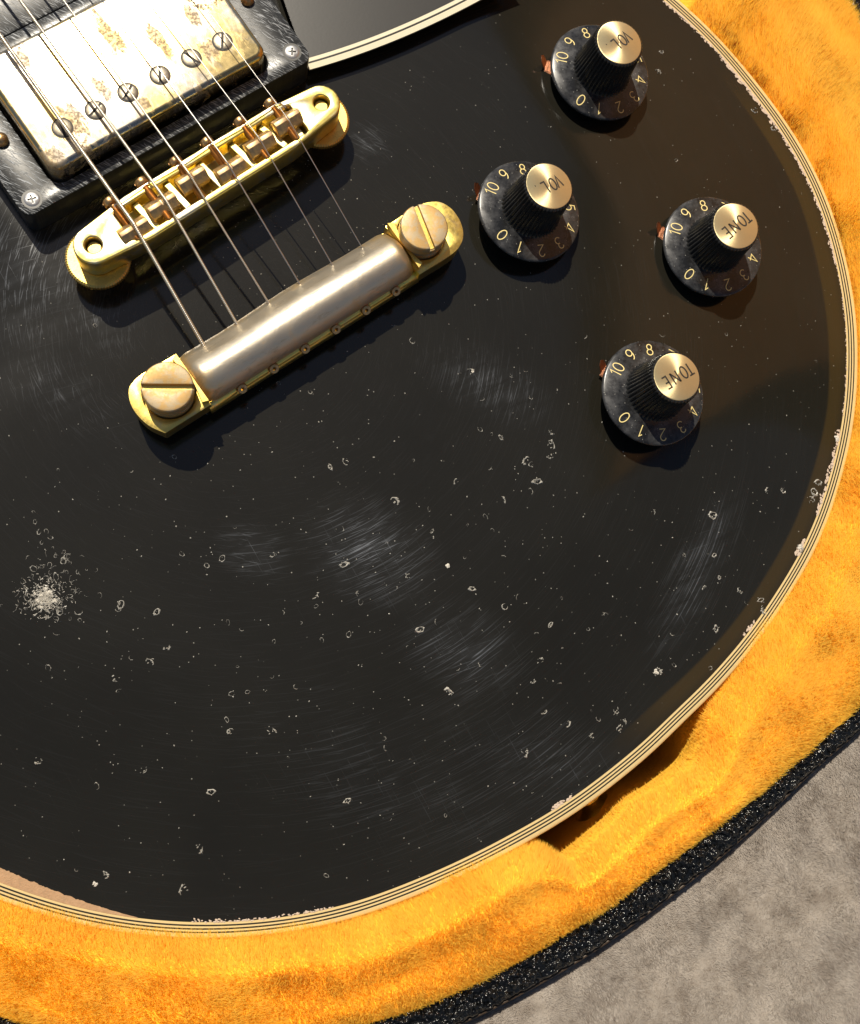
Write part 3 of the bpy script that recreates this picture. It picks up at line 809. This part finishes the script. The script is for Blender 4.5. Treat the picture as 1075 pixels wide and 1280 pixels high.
for x in HX:
    m2 = TF @ Matrix.Translation((x, -.83, .80)) @ Matrix.Rotation(R(38), 4, 'X')
    if e1 is None: e1 = put('string_ball_end', bem, M['screwbrass'], tail, m2, 40)
    else: c = e1.copy(); C.objects.link(c); c.parent = tail; c.matrix_basis = TI @ m2; WM[c] = m2
# studs
stm = to_mesh(lathe([(0, .5), (.40, .5), (.40, .9), (.64, .92), (.66, .96), (.66, 1.30), (.60, 1.32), (.60, 1.38), (.665, 1.40), (.67, 1.44), (.67, ZS-.05), (.64, ZS-.01), (.60, ZS), (0, ZS)], 56))
stm = cut(stm, [box(-1, 1, -.075, .075, ZS-.16, ZS+.5)], .012, 2)
stud0 = put('stud', stm, M['stud'], guitar, Matrix.Translation((ta.x, ta.y, 0)) @ Matrix.Rotation(R(1.5), 4, 'Z'), 30)
slot = box(-.62, .62, -.074, .074, ZS-.165, ZS-.14); put('slot_floor', slot, M['tail'], stud0, WM[stud0])
dup(stud0, guitar, Matrix.Translation((tb.x, tb.y, 0)) @ Matrix.Rotation(R(-69), 4, 'Z'))

# ------------------------------------------------------------------ strings
tail_px = [(250.3, 424.4), (291, 396), (331, 371), (371, 348.7), (410.7, 323), (448.8, 303)]
sadx = [(167.4, 280), (208, 251), (236.5, 217), (285.3, 205), (325, 174), (361.4, 150.6)]
topx = [-31, 25, 79, 136, 193, 250]
dia = [.118, .092, .068, .044, .034, .028]
sname = ['heavy wound string', None, None, None, None, None]
for k in range(6):
    zt = ZT+.21+dia[k]/2
    p0 = at(*tail_px[k], 1.05); p1 = at(*sadx[k], zt); p2 = at(topx[k], 0, zt+.05); p3 = p2+(p2-p1)*1.2
    q0 = p0+(p0-p1).normalized()*.5
    pts = []
    for a, b in ((q0, p1), (p1, p3)):
        step = .0115 if dia[k] > .06 else .1
        step = max(step, dia[k]*.11)
        n = max(2, int((b-a).length/step))
        pts += [a.lerp(b, i/n) for i in range(n)]
    pts.append(p3)
    if dia[k] > .06: bm = tube(pts, 0, 9, None, lambda i: dia[k]/2*(1 if i % 4 in (0, 1) else .86))
    else: bm = tube(pts, dia[k]/2, 10)
    put('string', bm, M['wound'] if k < 3 else M['steel'], guitar, smooth=50 if k < 3 else 80)

# ------------------------------------------------------------------ knobs
def arc(cx, cy, rx, ry, a0, a1, n=14): return [(cx+rx*math.cos(R(a0+(a1-a0)*i/n)), cy+ry*math.sin(R(a0+(a1-a0)*i/n))) for i in range(n+1)]
GL = {
 '0': [arc(.3, .5, .3, .5, 0, 360, 24)], '1': [[(.12, .78), (.34, 1.0), (.34, 0)]],
 '2': [arc(.3, .72, .27, .28, 165, -35, 12)+[(.05, .02), (.6, .02)]],
 '3': [arc(.28, .74, .25, .25, 160, -80, 12)+arc(.28, .26, .29, .27, 85, -160, 14)],
 '4': [[(.46, 0), (.46, 1.0), (.0, .28), (.64, .28)]],
 '5': [[(.55, .98), (.14, .98), (.08, .55)]+arc(.28, .32, .28, .32, 120, -150, 14)],
 '6': [[(.5, .98), (.1, .45)]+arc(.3, .3, .27, .3, 150, -210, 20)],
 '7': [[(.02, .98), (.58, .98), (.2, 0)]],
 '8': [arc(.3, .75, .23, .24, -90, 270, 18), arc(.3, .26, .28, .26, 90, 450, 18)],
 '9': [arc(.3, .7, .27, .3, -30, 330, 20)+[(.56, .62)]+arc(.22, .5, .36, .5, 0, -75, 8)],
 'V': [[(0, 1), (.28, 0), (.56, 1)]], 'O': [arc(.3, .5, .29, .5, 0, 360, 24)], 'L': [[(.05, 1), (.05, 0), (.5, 0)]],
 'T': [[(0, 1), (.56, 1)], [(.28, 1), (.28, 0)]], 'N': [[(.04, 0), (.04, 1)], [(.04, 1), (.66, 0)], [(.66, 0), (.66, 1)]], 'E': [[(.5, 1), (.05, 1), (.05, 0), (.5, 0)], [(.05, .52), (.42, .52)]],
 '.': [[(.05, 0), (.12, 0)]],
}
ADV = {'N': 1.12, '1': .62, '.': .3, 'T': .64, 'V': .62}
def stroke_text(bm, text, size, weight, mp, xs=1.0, spacing=.78):
    wds = [ADV.get(c, spacing) for c in text]; tot = sum(wds)-.15; x = -tot/2
    for c, wd in zip(text, wds):
        for pl in GL[c]:
            P = [Vector(((x+px)*size*xs, (py-.5)*size)) for px, py in pl]
            L = []; Rr = []
            closed = (P[0]-P[-1]).length < 1e-4
            for i, p in enumerate(P):
                a = P[i-1] if i else (P[-2] if closed else P[0]); b = P[i+1] if i < len(P)-1 else (P[1] if closed else P[-1])
                d0 = (p-a); d1 = (b-p)
                d0 = d0.normalized() if d0.length > 1e-6 else d1.normalized(); d1 = d1.normalized() if d1.length > 1e-6 else d0
                n0 = Vector((-d0.y, d0.x)); n1 = Vector((-d1.y, d1.x)); nn = (n0+n1)
                nn = nn.normalized() if nn.length > .2 else n0; k = 1/max(.5, nn.dot(n0)); w_ = weight/2*k
                L.append(bm.verts.new(mp(p+nn*w_))); Rr.append(bm.verts.new(mp(p-nn*w_)))
            for i in range(len(P)-1):
                try: bm.faces.new((Rr[i], Rr[i+1], L[i+1], L[i]))
                except ValueError: pass
        x += wd
RS = 1.49
def skirt_z(r): return .12+.10*max(0, (1.44-r)/(1.44-.80))
skirt_me = to_mesh(lathe([(.4, .02), (RS-.05, 0), (RS, .03), (RS, .08), (RS-.02, .105), (1.44, .12), (1.2, skirt_z(1.2)), (1.0, skirt_z(1.0)), (.80, .22), (.4, .22)], 96))
NFL = 44
def flute(a, k): return 1+(.0 if k in (0,) else .045*(abs(math.sin(a*NFL/2))-.6))
grip_me = to_mesh(lathe([(.3, .2), (.86, .20), (.82, .26), (.80, .42), (.74, .95), (.70, 1.46), (.69, 1.53), (.655, 1.56), (.3, 1.56)], NFL*8, flute))
cap_me = to_mesh(lathe([(0, 1.578), (.62, 1.578), (.64, 1.572), (.645, 1.55)], 64))
def knob_print(text, rot0):
    out = []
    for n in range(11):
        bm = bmesh.new()
        a = R(29.24*n)
        t = Matrix.Rotation(a-PI/2, 4, 'Z') @ Matrix.Translation((0, 1.205, 0))
        def mp(p, t=t):
            q = t @ Vector((p.x, p.y, 0)); q.z = skirt_z(math.hypot(q.x, q.y))+.005; return q
        stroke_text(bm, str(n), .32, .026, mp, .95, .80); out.append(to_mesh(bm))
    return out
def cap_print(text):
    bm = bmesh.new(); stroke_text(bm, text, .33, .042, lambda p: Vector((p.x, p.y, 1.582)), .86, .98); return to_mesh(bm)
dial_me = knob_print('', 0); vol_me, tone_me = cap_print('VOL.'), cap_print('TONE')
def pointer_me():
    bm = bmesh.new()
    pts = [(0, .20, 0), (.40, .20, 0), (.42, .13, .03), (.60, .10, .30), (.68, 0, .42), (.60, -.12, .30), (.42, -.15, .03), (.40, -.22, 0), (0, -.22, 0)]
    A = [bm.verts.new(p) for p in pts]; B = [bm.verts.new((p[0]+.0, p[1], p[2]-.05)) for p in pts]
    bm.faces.new(A); bm.faces.new(B[::-1])
    for i in range(len(A)): j = (i+1) % len(A); bm.faces.new((A[i], B[i], B[j], A[j]))
    bmesh.ops.recalc_face_normals(bm, faces=bm.faces); bmesh.ops.triangulate(bm, faces=bm.faces); return to_mesh(bm)
ptr_me = pointer_me()
knobs = [  # skirt centre px, cap centre px, text, dial start, text angle, pointer px, label
 ((751, 89), (774, 53.3), 'VOL.', 229, 221, (682, 77), 'uppermost black knob with VOL. on its gold cap', .42),
 ((662.5, 263), (686.5, 232.5), 'VOL.', 217, 212, (596, 240), 'black knob with VOL. on its gold cap, nearest the tailpiece', .42),
 ((892, 307.3), (919.5, 282.5), 'TONE', 221, 220, (826, 286), 'black knob with TONE on its gold cap, nearest the right edge', .42),
 ((817.5, 490.4), (845.8, 471), 'TONE', 212, 212, (752, 461), 'lowest black knob with TONE on its gold cap', .50)]
for (su, sv), (cu, cv), text, st, ta_, (pu, pv), lab, gap in knobs:
    S = on_top(su, sv, gap+.12); cp = at(cu, cv, S.z+1.44)
    ax = (cp-S).normalized()
    qz = Vector((0, 0, 1)).rotation_difference(ax).to_matrix().to_4x4()
    m = Matrix.Translation(S-ax*.12) @ qz @ Matrix.Diagonal((1.075, 1.075, 1, 1))
    kn = put('volume_knob' if text == 'VOL.' else 'tone_knob', skirt_me, M['skirt'], guitar, m, 40); kn['label'] = lab
    put('grip', grip_me, M['blackp'], kn, m, 40)
    put('cap', cap_me, M['capgold'], kn, m, 40)
    for dm in dial_me: put('dial_number', dm, M['print_gold'], kn, m @ Matrix.Rotation(R(st+7), 4, 'Z'))
    put('cap_lettering', vol_me if text == 'VOL.' else tone_me, M['print_black'], kn, m @ Matrix.Rotation(R(ta_), 4, 'Z'))
    put('shaft', cylinder(.3, -gap-.3, .1, 20), M['copper'], kn, m, 40)
    tip = on_top(pu, pv, .35); dv = Vector((tip.x-S.x, tip.y-S.y, 0)); L = dv.length-.50; dv.normalize()
    pm_ = Matrix.Translation((S.x+dv.x*L, S.y+dv.y*L, S.z-gap+.02)) @ Matrix.Rotation(math.atan2(dv.y, dv.x)+R(-12), 4, 'Z')
    put('pointer', ptr_me, M['copper'], guitar, pm_)

# ------------------------------------------------------------------ the case
FUR_IN_PX = [(620, -215), (720, -120), (790, -50), (848, 0), (895, 42), (927, 77), (960, 112), (995, 165), (1020, 207), (1040, 255), (1054, 300), (1066, 345), (1073, 380), (1076, 440), (1074, 500), (1066, 550), (1052, 600), (1031, 652), (1008, 700), (975, 752), (945, 783), (922, 826), (902, 866), (888, 898), (886, 930), (877, 959), (858, 973), (830, 990), (803, 1002), (787, 1016), (777, 1031), (754, 1050), (736, 1068), (712, 1088), (688, 1064), (662, 1054), (630, 1057), (576, 1082), (527, 1114), (487, 1132), (447, 1146), (380, 1155), (330, 1159), (260, 1161), (186, 1158), (112, 1146), (56, 1131), (0, 1115), (-100, 1072), (-200, 1008), (-282, 916), (-335, 800), (-352, 680), (-328, 560), (-278, 450), (-240, 330), (-255, 200), (-305, 60), (-295, -125), (-170, -315), (60, -418), (300, -438), (490, -388), (590, -295)]
FUR_OUT_PX = [(820, -280), (930, -170), (1000, -85), (1046, 0), (1068, 45), (1116, 140), (1150, 280), (1168, 420), (1165, 580), (1140, 740), (1112, 830), (1075, 886), (1024, 926), (984, 962), (923, 1013), (834, 1079), (761, 1134), (701, 1173), (640, 1207), (559, 1247), (469, 1278), (400, 1295), (300, 1308), (200, 1308), (100, 1296), (0, 1272), (-120, 1220), (-240, 1135), (-360, 1010), (-440, 880), (-480, 720), (-480, 540), (-450, 400), (-420, 200), (-460, 0), (-400, -250), (-240, -450), (60, -560), (340, -560), (600, -480), (720, -380)]
FIN = polar_curve(FUR_IN_PX, -.75, .55); FOUT = polar_curve(FUR_OUT_PX, -.5, 2.0)
case = tag(empty('guitar_case', (C0.x, C0.y, -8.5)), 'open guitar case with orange yellow plush lining and pebbled black vinyl rim', 'guitar case')
def smooth01(x): x = max(0.0, min(1.0, x)); return x*x*(3-2*x)
def fur_prof(t, a, k):
    """height over the roll: steep inner shoulder, puffed crest, soft fall to the rim"""
    lump = .13*mnoise.noise((math.cos(a)*3.2, math.sin(a)*3.2, t*1.5))+.06*mnoise.noise((math.cos(a)*9, math.sin(a)*9, t*4+5))
    up = smooth01((t+.05)/.45); dn = smooth01((1-t)/.16)
    return -1.05+.62*up*1.0+(dn-1)*.12+lump*up*min(1, (1-t)*4)
TS = [-3, -2, -1]+list(np.linspace(0, 1, 26))
NF = NA
gco = []; 
for i in range(NF):
    a = PH[i]; ri, ro = FIN[i], FOUT[i]
    for t in TS:
        if t < 0: r, z = ri-{-3: .0, -2: .05, -1: .03}[t], {-3: -6.2, -2: -4.0, -1: -1.9}[t]
        else: r = ri+(ro-ri)*t; z = fur_prof(t, a, i)
        gco.append((C0.x+r*math.cos(a), C0.y+r*math.sin(a), z))
gco = np.array(gco).reshape(NF, len(TS), 3)
fl = []
nt = len(TS)
for i in range(NF):
    j = (i+1) % NF
    for k in range(nt-1): fl += [i*nt+k, i*nt+k+1, j*nt+k+1, j*nt+k]
me = numpy_mesh('plush_lining', gco.reshape(-1, 3), np.array(fl), 4)
for p in me.polygons: p.use_smooth = True
lining = put('plush_lining', me, M['furbase'], case)
# case floor under the guitar
fb = bmesh.new(); fb.faces.new([fb.verts.new((C0.x+(FIN[i]+.4)*math.cos(PH[i]), C0.y+(FIN[i]+.4)*math.sin(PH[i]), -6.1)) for i in range(0, NA, 4)])
put('case_floor', fb, M['furbase'], case)
def strands(root, nrm, flow, length, width, tint, name, mat, bend=.5):
    n = len(root)
    d = nrm+flow; d /= np.linalg.norm(d, axis=1)[:, None]
    side = np.cross(d, rng.normal(size=(n, 3))); side /= np.linalg.norm(side, axis=1)[:, None]
    face = np.sum(np.cross(side, d)*np.array([[-.25, .2, 1.0]]), axis=1); side *= np.where(face < 0, -1.0, 1.0)[:, None]   # front faces up
    mid = root+d*(length*.55)[:, None]
    d2 = d+flow*bend; d2 /= np.linalg.norm(d2, axis=1)[:, None]
    tip = mid+d2*(length*.45)[:, None]
    w_ = width[:, None]
    co = np.stack([root-side*w_, root+side*w_, mid+side*w_*.8, mid-side*w_*.8, tip], axis=1).reshape(-1, 3)
    b = np.arange(n)[:, None]*5
    tri = (b+np.array([[0, 1, 2, 0, 2, 3, 3, 2, 4]])).ravel()
    me = numpy_mesh(name, co, tri, 3)
    at_ = me.attributes.new('tint', 'FLOAT', 'POINT')
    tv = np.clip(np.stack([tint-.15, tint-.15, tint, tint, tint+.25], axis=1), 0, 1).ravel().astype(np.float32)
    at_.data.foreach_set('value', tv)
    sn = nrm*.3+np.array([[-.1, .3, .9]])+np.cross(side, d)*.35; sn /= np.linalg.norm(sn, axis=1)[:, None]
    me.polygons.foreach_set('use_smooth', np.ones(len(me.polygons), dtype=bool))
    me.normals_split_custom_set_from_vertices(np.repeat(sn, 5, axis=0).astype(np.float32))
    me.materials.append(mat); return me
# visible stretch of the roll
def vis_range():
    a0 = ang_of(-60, 1130); a1 = ang_of(930, -60)
    return a0, a1
a0, a1 = vis_range()
grid_n = np.zeros_like(gco)
di = np.roll(gco, -1, 0)-np.roll(gco, 1, 0); dk = np.zeros_like(gco); dk[:, 1:-1] = gco[:, 2:]-gco[:, :-2]; dk[:, 0] = gco[:, 1]-gco[:, 0]; dk[:, -1] = gco[:, -1]-gco[:, -2]
gn = np.cross(dk, di); gn /= np.linalg.norm(gn, axis=2)[:, :, None]
NS = 520000
ua = rng.uniform(a0, a1, NS); ut = rng.random(NS)
fi = ((ua+PI)/(2*PI)*NA) % NA; ii = fi.astype(int); fk = ut*(26.2)+1.8; kk = np.minimum(fk.astype(int), nt-2)
wi = (fi-ii)[:, None]; wk = (fk-kk)[:, None]; i2 = (ii+1) % NA
def bil(G): return (G[ii, kk]*(1-wi)*(1-wk)+G[i2, kk]*wi*(1-wk)+G[ii, kk+1]*(1-wi)*wk+G[i2, kk+1]*wi*wk)
root = bil(gco); nrm = bil(gn)
# thin out off screen and keep density even by width of roll
rw = (FOUT-FIN)[ii]; keep = rng.random(NS) < rw/rw.max()
root, nrm, ua, ut, ii = root[keep], nrm[keep], ua[keep], ut[keep], ii[keep]
n = len(root)
def nz(scale, off, pts=None):
    P = root if pts is None else pts
    # cheap vector noise from sums of sines, tileless at this size
    x, y = P[:, 0]*scale+off, P[:, 1]*scale-off*1.7
    return (np.sin(x*1.3+np.sin(y*1.7+off)*1.5)+np.sin(y*1.1-np.sin(x*2.1-off)*1.3)+.6*np.sin(x*2.9+y*2.3+off*3))/2.6
rad = np.stack([np.cos(ua), np.sin(ua), 0*ua], 1); tan = np.stack([-np.sin(ua), np.cos(ua), 0*ua], 1)
outw = np.clip((ut-.2)*.5, -.2, .12)
flow = rad*(outw*.75+.16*nz(.9, 1.0))[:, None]+tan*(.34*nz(.8, 4.0)+.16*nz(2.7, 2.0))[:, None]+np.array([0, 0, -.05])
flow *= .62
up_r = np.clip((root[:, 1]-at(1000, 600, 0).y)/8, 0, 1)             # looser pile towards the top right
flow += up_r[:, None]*(rad*.22+tan*.30*nz(1.6, 8.0)[:, None])
flow += rng.normal(scale=.11, size=(n, 3))+np.array([-.12, .30, 0])+rad*(-.20*np.clip((ut-.8)/.2, 0, 1))[:, None]
length = (.34+.06*nz(1.4, 3.0)+rng.uniform(-.05, .05, n)+.24*up_r)*(.55+.45*np.clip(ut/.12, 0, 1))
gapm = ((ua > ang_of(700, 1076)) & (ua < ang_of(870, 930)))
length *= np.where(gapm, .75, 1.0)
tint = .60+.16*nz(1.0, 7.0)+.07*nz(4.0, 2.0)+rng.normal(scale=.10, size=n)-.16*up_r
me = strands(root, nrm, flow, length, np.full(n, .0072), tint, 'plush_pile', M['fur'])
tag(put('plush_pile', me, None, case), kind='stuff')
# vinyl rim: a rounded band, its grain is real relief
sel = [i for i in range(NA) if True]
RW = polar_curve([(1064, 0), (1168, 420), (1075, 886), (984, 962), (834, 1079), (640, 1207), (300, 1308), (0, 1272), (-480, 540), (60, -560)], -.5, 4)
rim_prof = []
PN = 34
for k in range(PN+1):
    t = k/PN; rim_prof.append(t)
def rim_width(a):
    b = ang_of(834, 1100); d = abs(a-b); return .80-.22*smooth01((a-b)/.35)+1.8*smooth01((a-.40)/.18)
NR = 4600; ra0, ra1 = ang_of(-420, 1100), ang_of(900, -320)
rows = []
aa = np.linspace(ra0, ra1, NR)
rr0 = np.interp(aa, PH, FOUT)
cox = np.zeros((NR, PN+1, 3))
for i in range(NR):
    a = aa[i]; wd = rim_width(a); r0 = rr0[i]-.12
    ca, sa = math.cos(a), math.sin(a)
    for k in range(PN+1):
        t = k/PN
        if t < .12: r, z = r0, -1.9+(t/.12)*1.2
        elif t < .80:
            s = (t-.12)/.68; r = r0+s*(wd+.12); z = -.70+.20*math.sin(PI*min(1, s*1.0))**.35-.03*s
        else:
            s = (t-.80)/.20; r = r0+wd+.12+.05*math.sin(s*PI/2); z = -.72-s*.9
        if .08 < t < .84:
            x, y = C0.x+r*ca, C0.y+r*sa
            h = mnoise.noise((x*5, y*5, 1.0))*.8+mnoise.noise((x*10, y*10, 4.0))*.55
            z += .13*h
        cox[i, k] = (C0.x+r*ca, C0.y+r*sa, z)
ix = np.arange(NR-1)[:, None]*(PN+1)+np.arange(PN)[None, :]
fl = np.stack([ix, ix+PN+1, ix+PN+2, ix+1], axis=2).ravel()
me = numpy_mesh('vinyl_rim', cox.reshape(-1, 3), fl, 4); me.flip_normals()
for p in me.polygons: p.use_smooth = True
put('vinyl_rim', me, M['tolex'], case)
# dark brown cord under the rim, added to cover the shadow strip
wl = [(C0.x+(rr0[i]+rim_width(aa[i])+.09)*math.cos(aa[i]), C0.y+(rr0[i]+rim_width(aa[i])+.09)*math.sin(aa[i]), -.86) for i in range(0, NR, 12)]
put('edge_cord', tube(wl, .05, 8), m_plain('brown_cord', (.05, .03, .015), .5), case, smooth=80)
# open lid, hinged on the far right
bm = bmesh.new(); LX = 23.5; outl = rrect(9, 3.0, 52, 48, 12, 10)
def lidp(p, off): y, z = p; return (LX+z*.06+off, y, z-4)
lidin = bm.faces.new([bm.verts.new(lidp(p, 0)) for p in outl])
lid = empty('open_lid', (LX, 30, -4)); lid.parent = case; lid.matrix_basis = WM[case].inverted() @ Matrix.Translation((LX, 30, -4))
put('lid_lining', bm, m_plain('lid_plush_shaded', (.62, .27, .05), .9, 0, .05, 8, .12), lid)  # same plush as the lining, its shade put into a darker colour
bm = bmesh.new()
A = [bm.verts.new(lidp(p, 1.2)) for p in outl]; B = [bm.verts.new(lidp(p, -2.0)) for p in outl]
bm.faces.new(A)
for i in range(len(A)): j = (i+1) % len(A); bm.faces.new((A[i], A[j], B[j], B[i]))
put('lid_shell', bm, M['tolex'], lid)

# ------------------------------------------------------------------ carpet
ZF = -1.0
G = 260
cb = bmesh.new()
box_c = at(900, 1180, ZF)
bm = bmesh.new(); A = []; B = []
for i in range(0, NA, 4):
    a = PH[i]; r = FOUT[i]+.45; A.append(bm.verts.new((C0.x+r*math.cos(a), C0.y+r*math.sin(a), 0))); B.append(bm.verts.new((C0.x+150*math.cos(a), C0.y+150*math.sin(a), 0)))
for i in range(len(A)): j = (i+1) % len(A); bm.faces.new((A[i], B[i], B[j], A[j]))
carpet = tag(put('carpet', bm, M['carpet'], None, Matrix.Translation((0, 0, ZF-.25))), kind='structure')
NC = 420000
P0, P1 = at(440, 1330, ZF), at(1130, 860, ZF)
x = rng.uniform(P0.x-1, P1.x+1, NC); y = rng.uniform(P0.y-1, P1.y+1, NC)
rr = np.hypot(x-C0.x, y-C0.y); an = np.arctan2(y-C0.y, x-C0.x); k = rr > np.interp(an, PH, FOUT)+.6
x, y = x[k], y[k]; n = len(x)
root = np.stack([x, y, np.full(n, ZF-.25)], 1)
fl2 = np.stack([.8*nz(.7, 3.0)+.5*nz(2.3, 1.0), .8*nz(.8, 9.0)+.5*nz(2.6, 5.0), 0*x], 1)+rng.normal(scale=.28, size=(n, 3))
up = np.tile(np.array([[0, 0, 1.0]]), (n, 1))
me = strands(root, up, fl2, rng.uniform(.05, .12, n), np.full(n, .0058), np.full(n, .5), 'carpet_pile', M['carpet'])
tag(put('carpet_pile', me, None, carpet), kind='stuff')
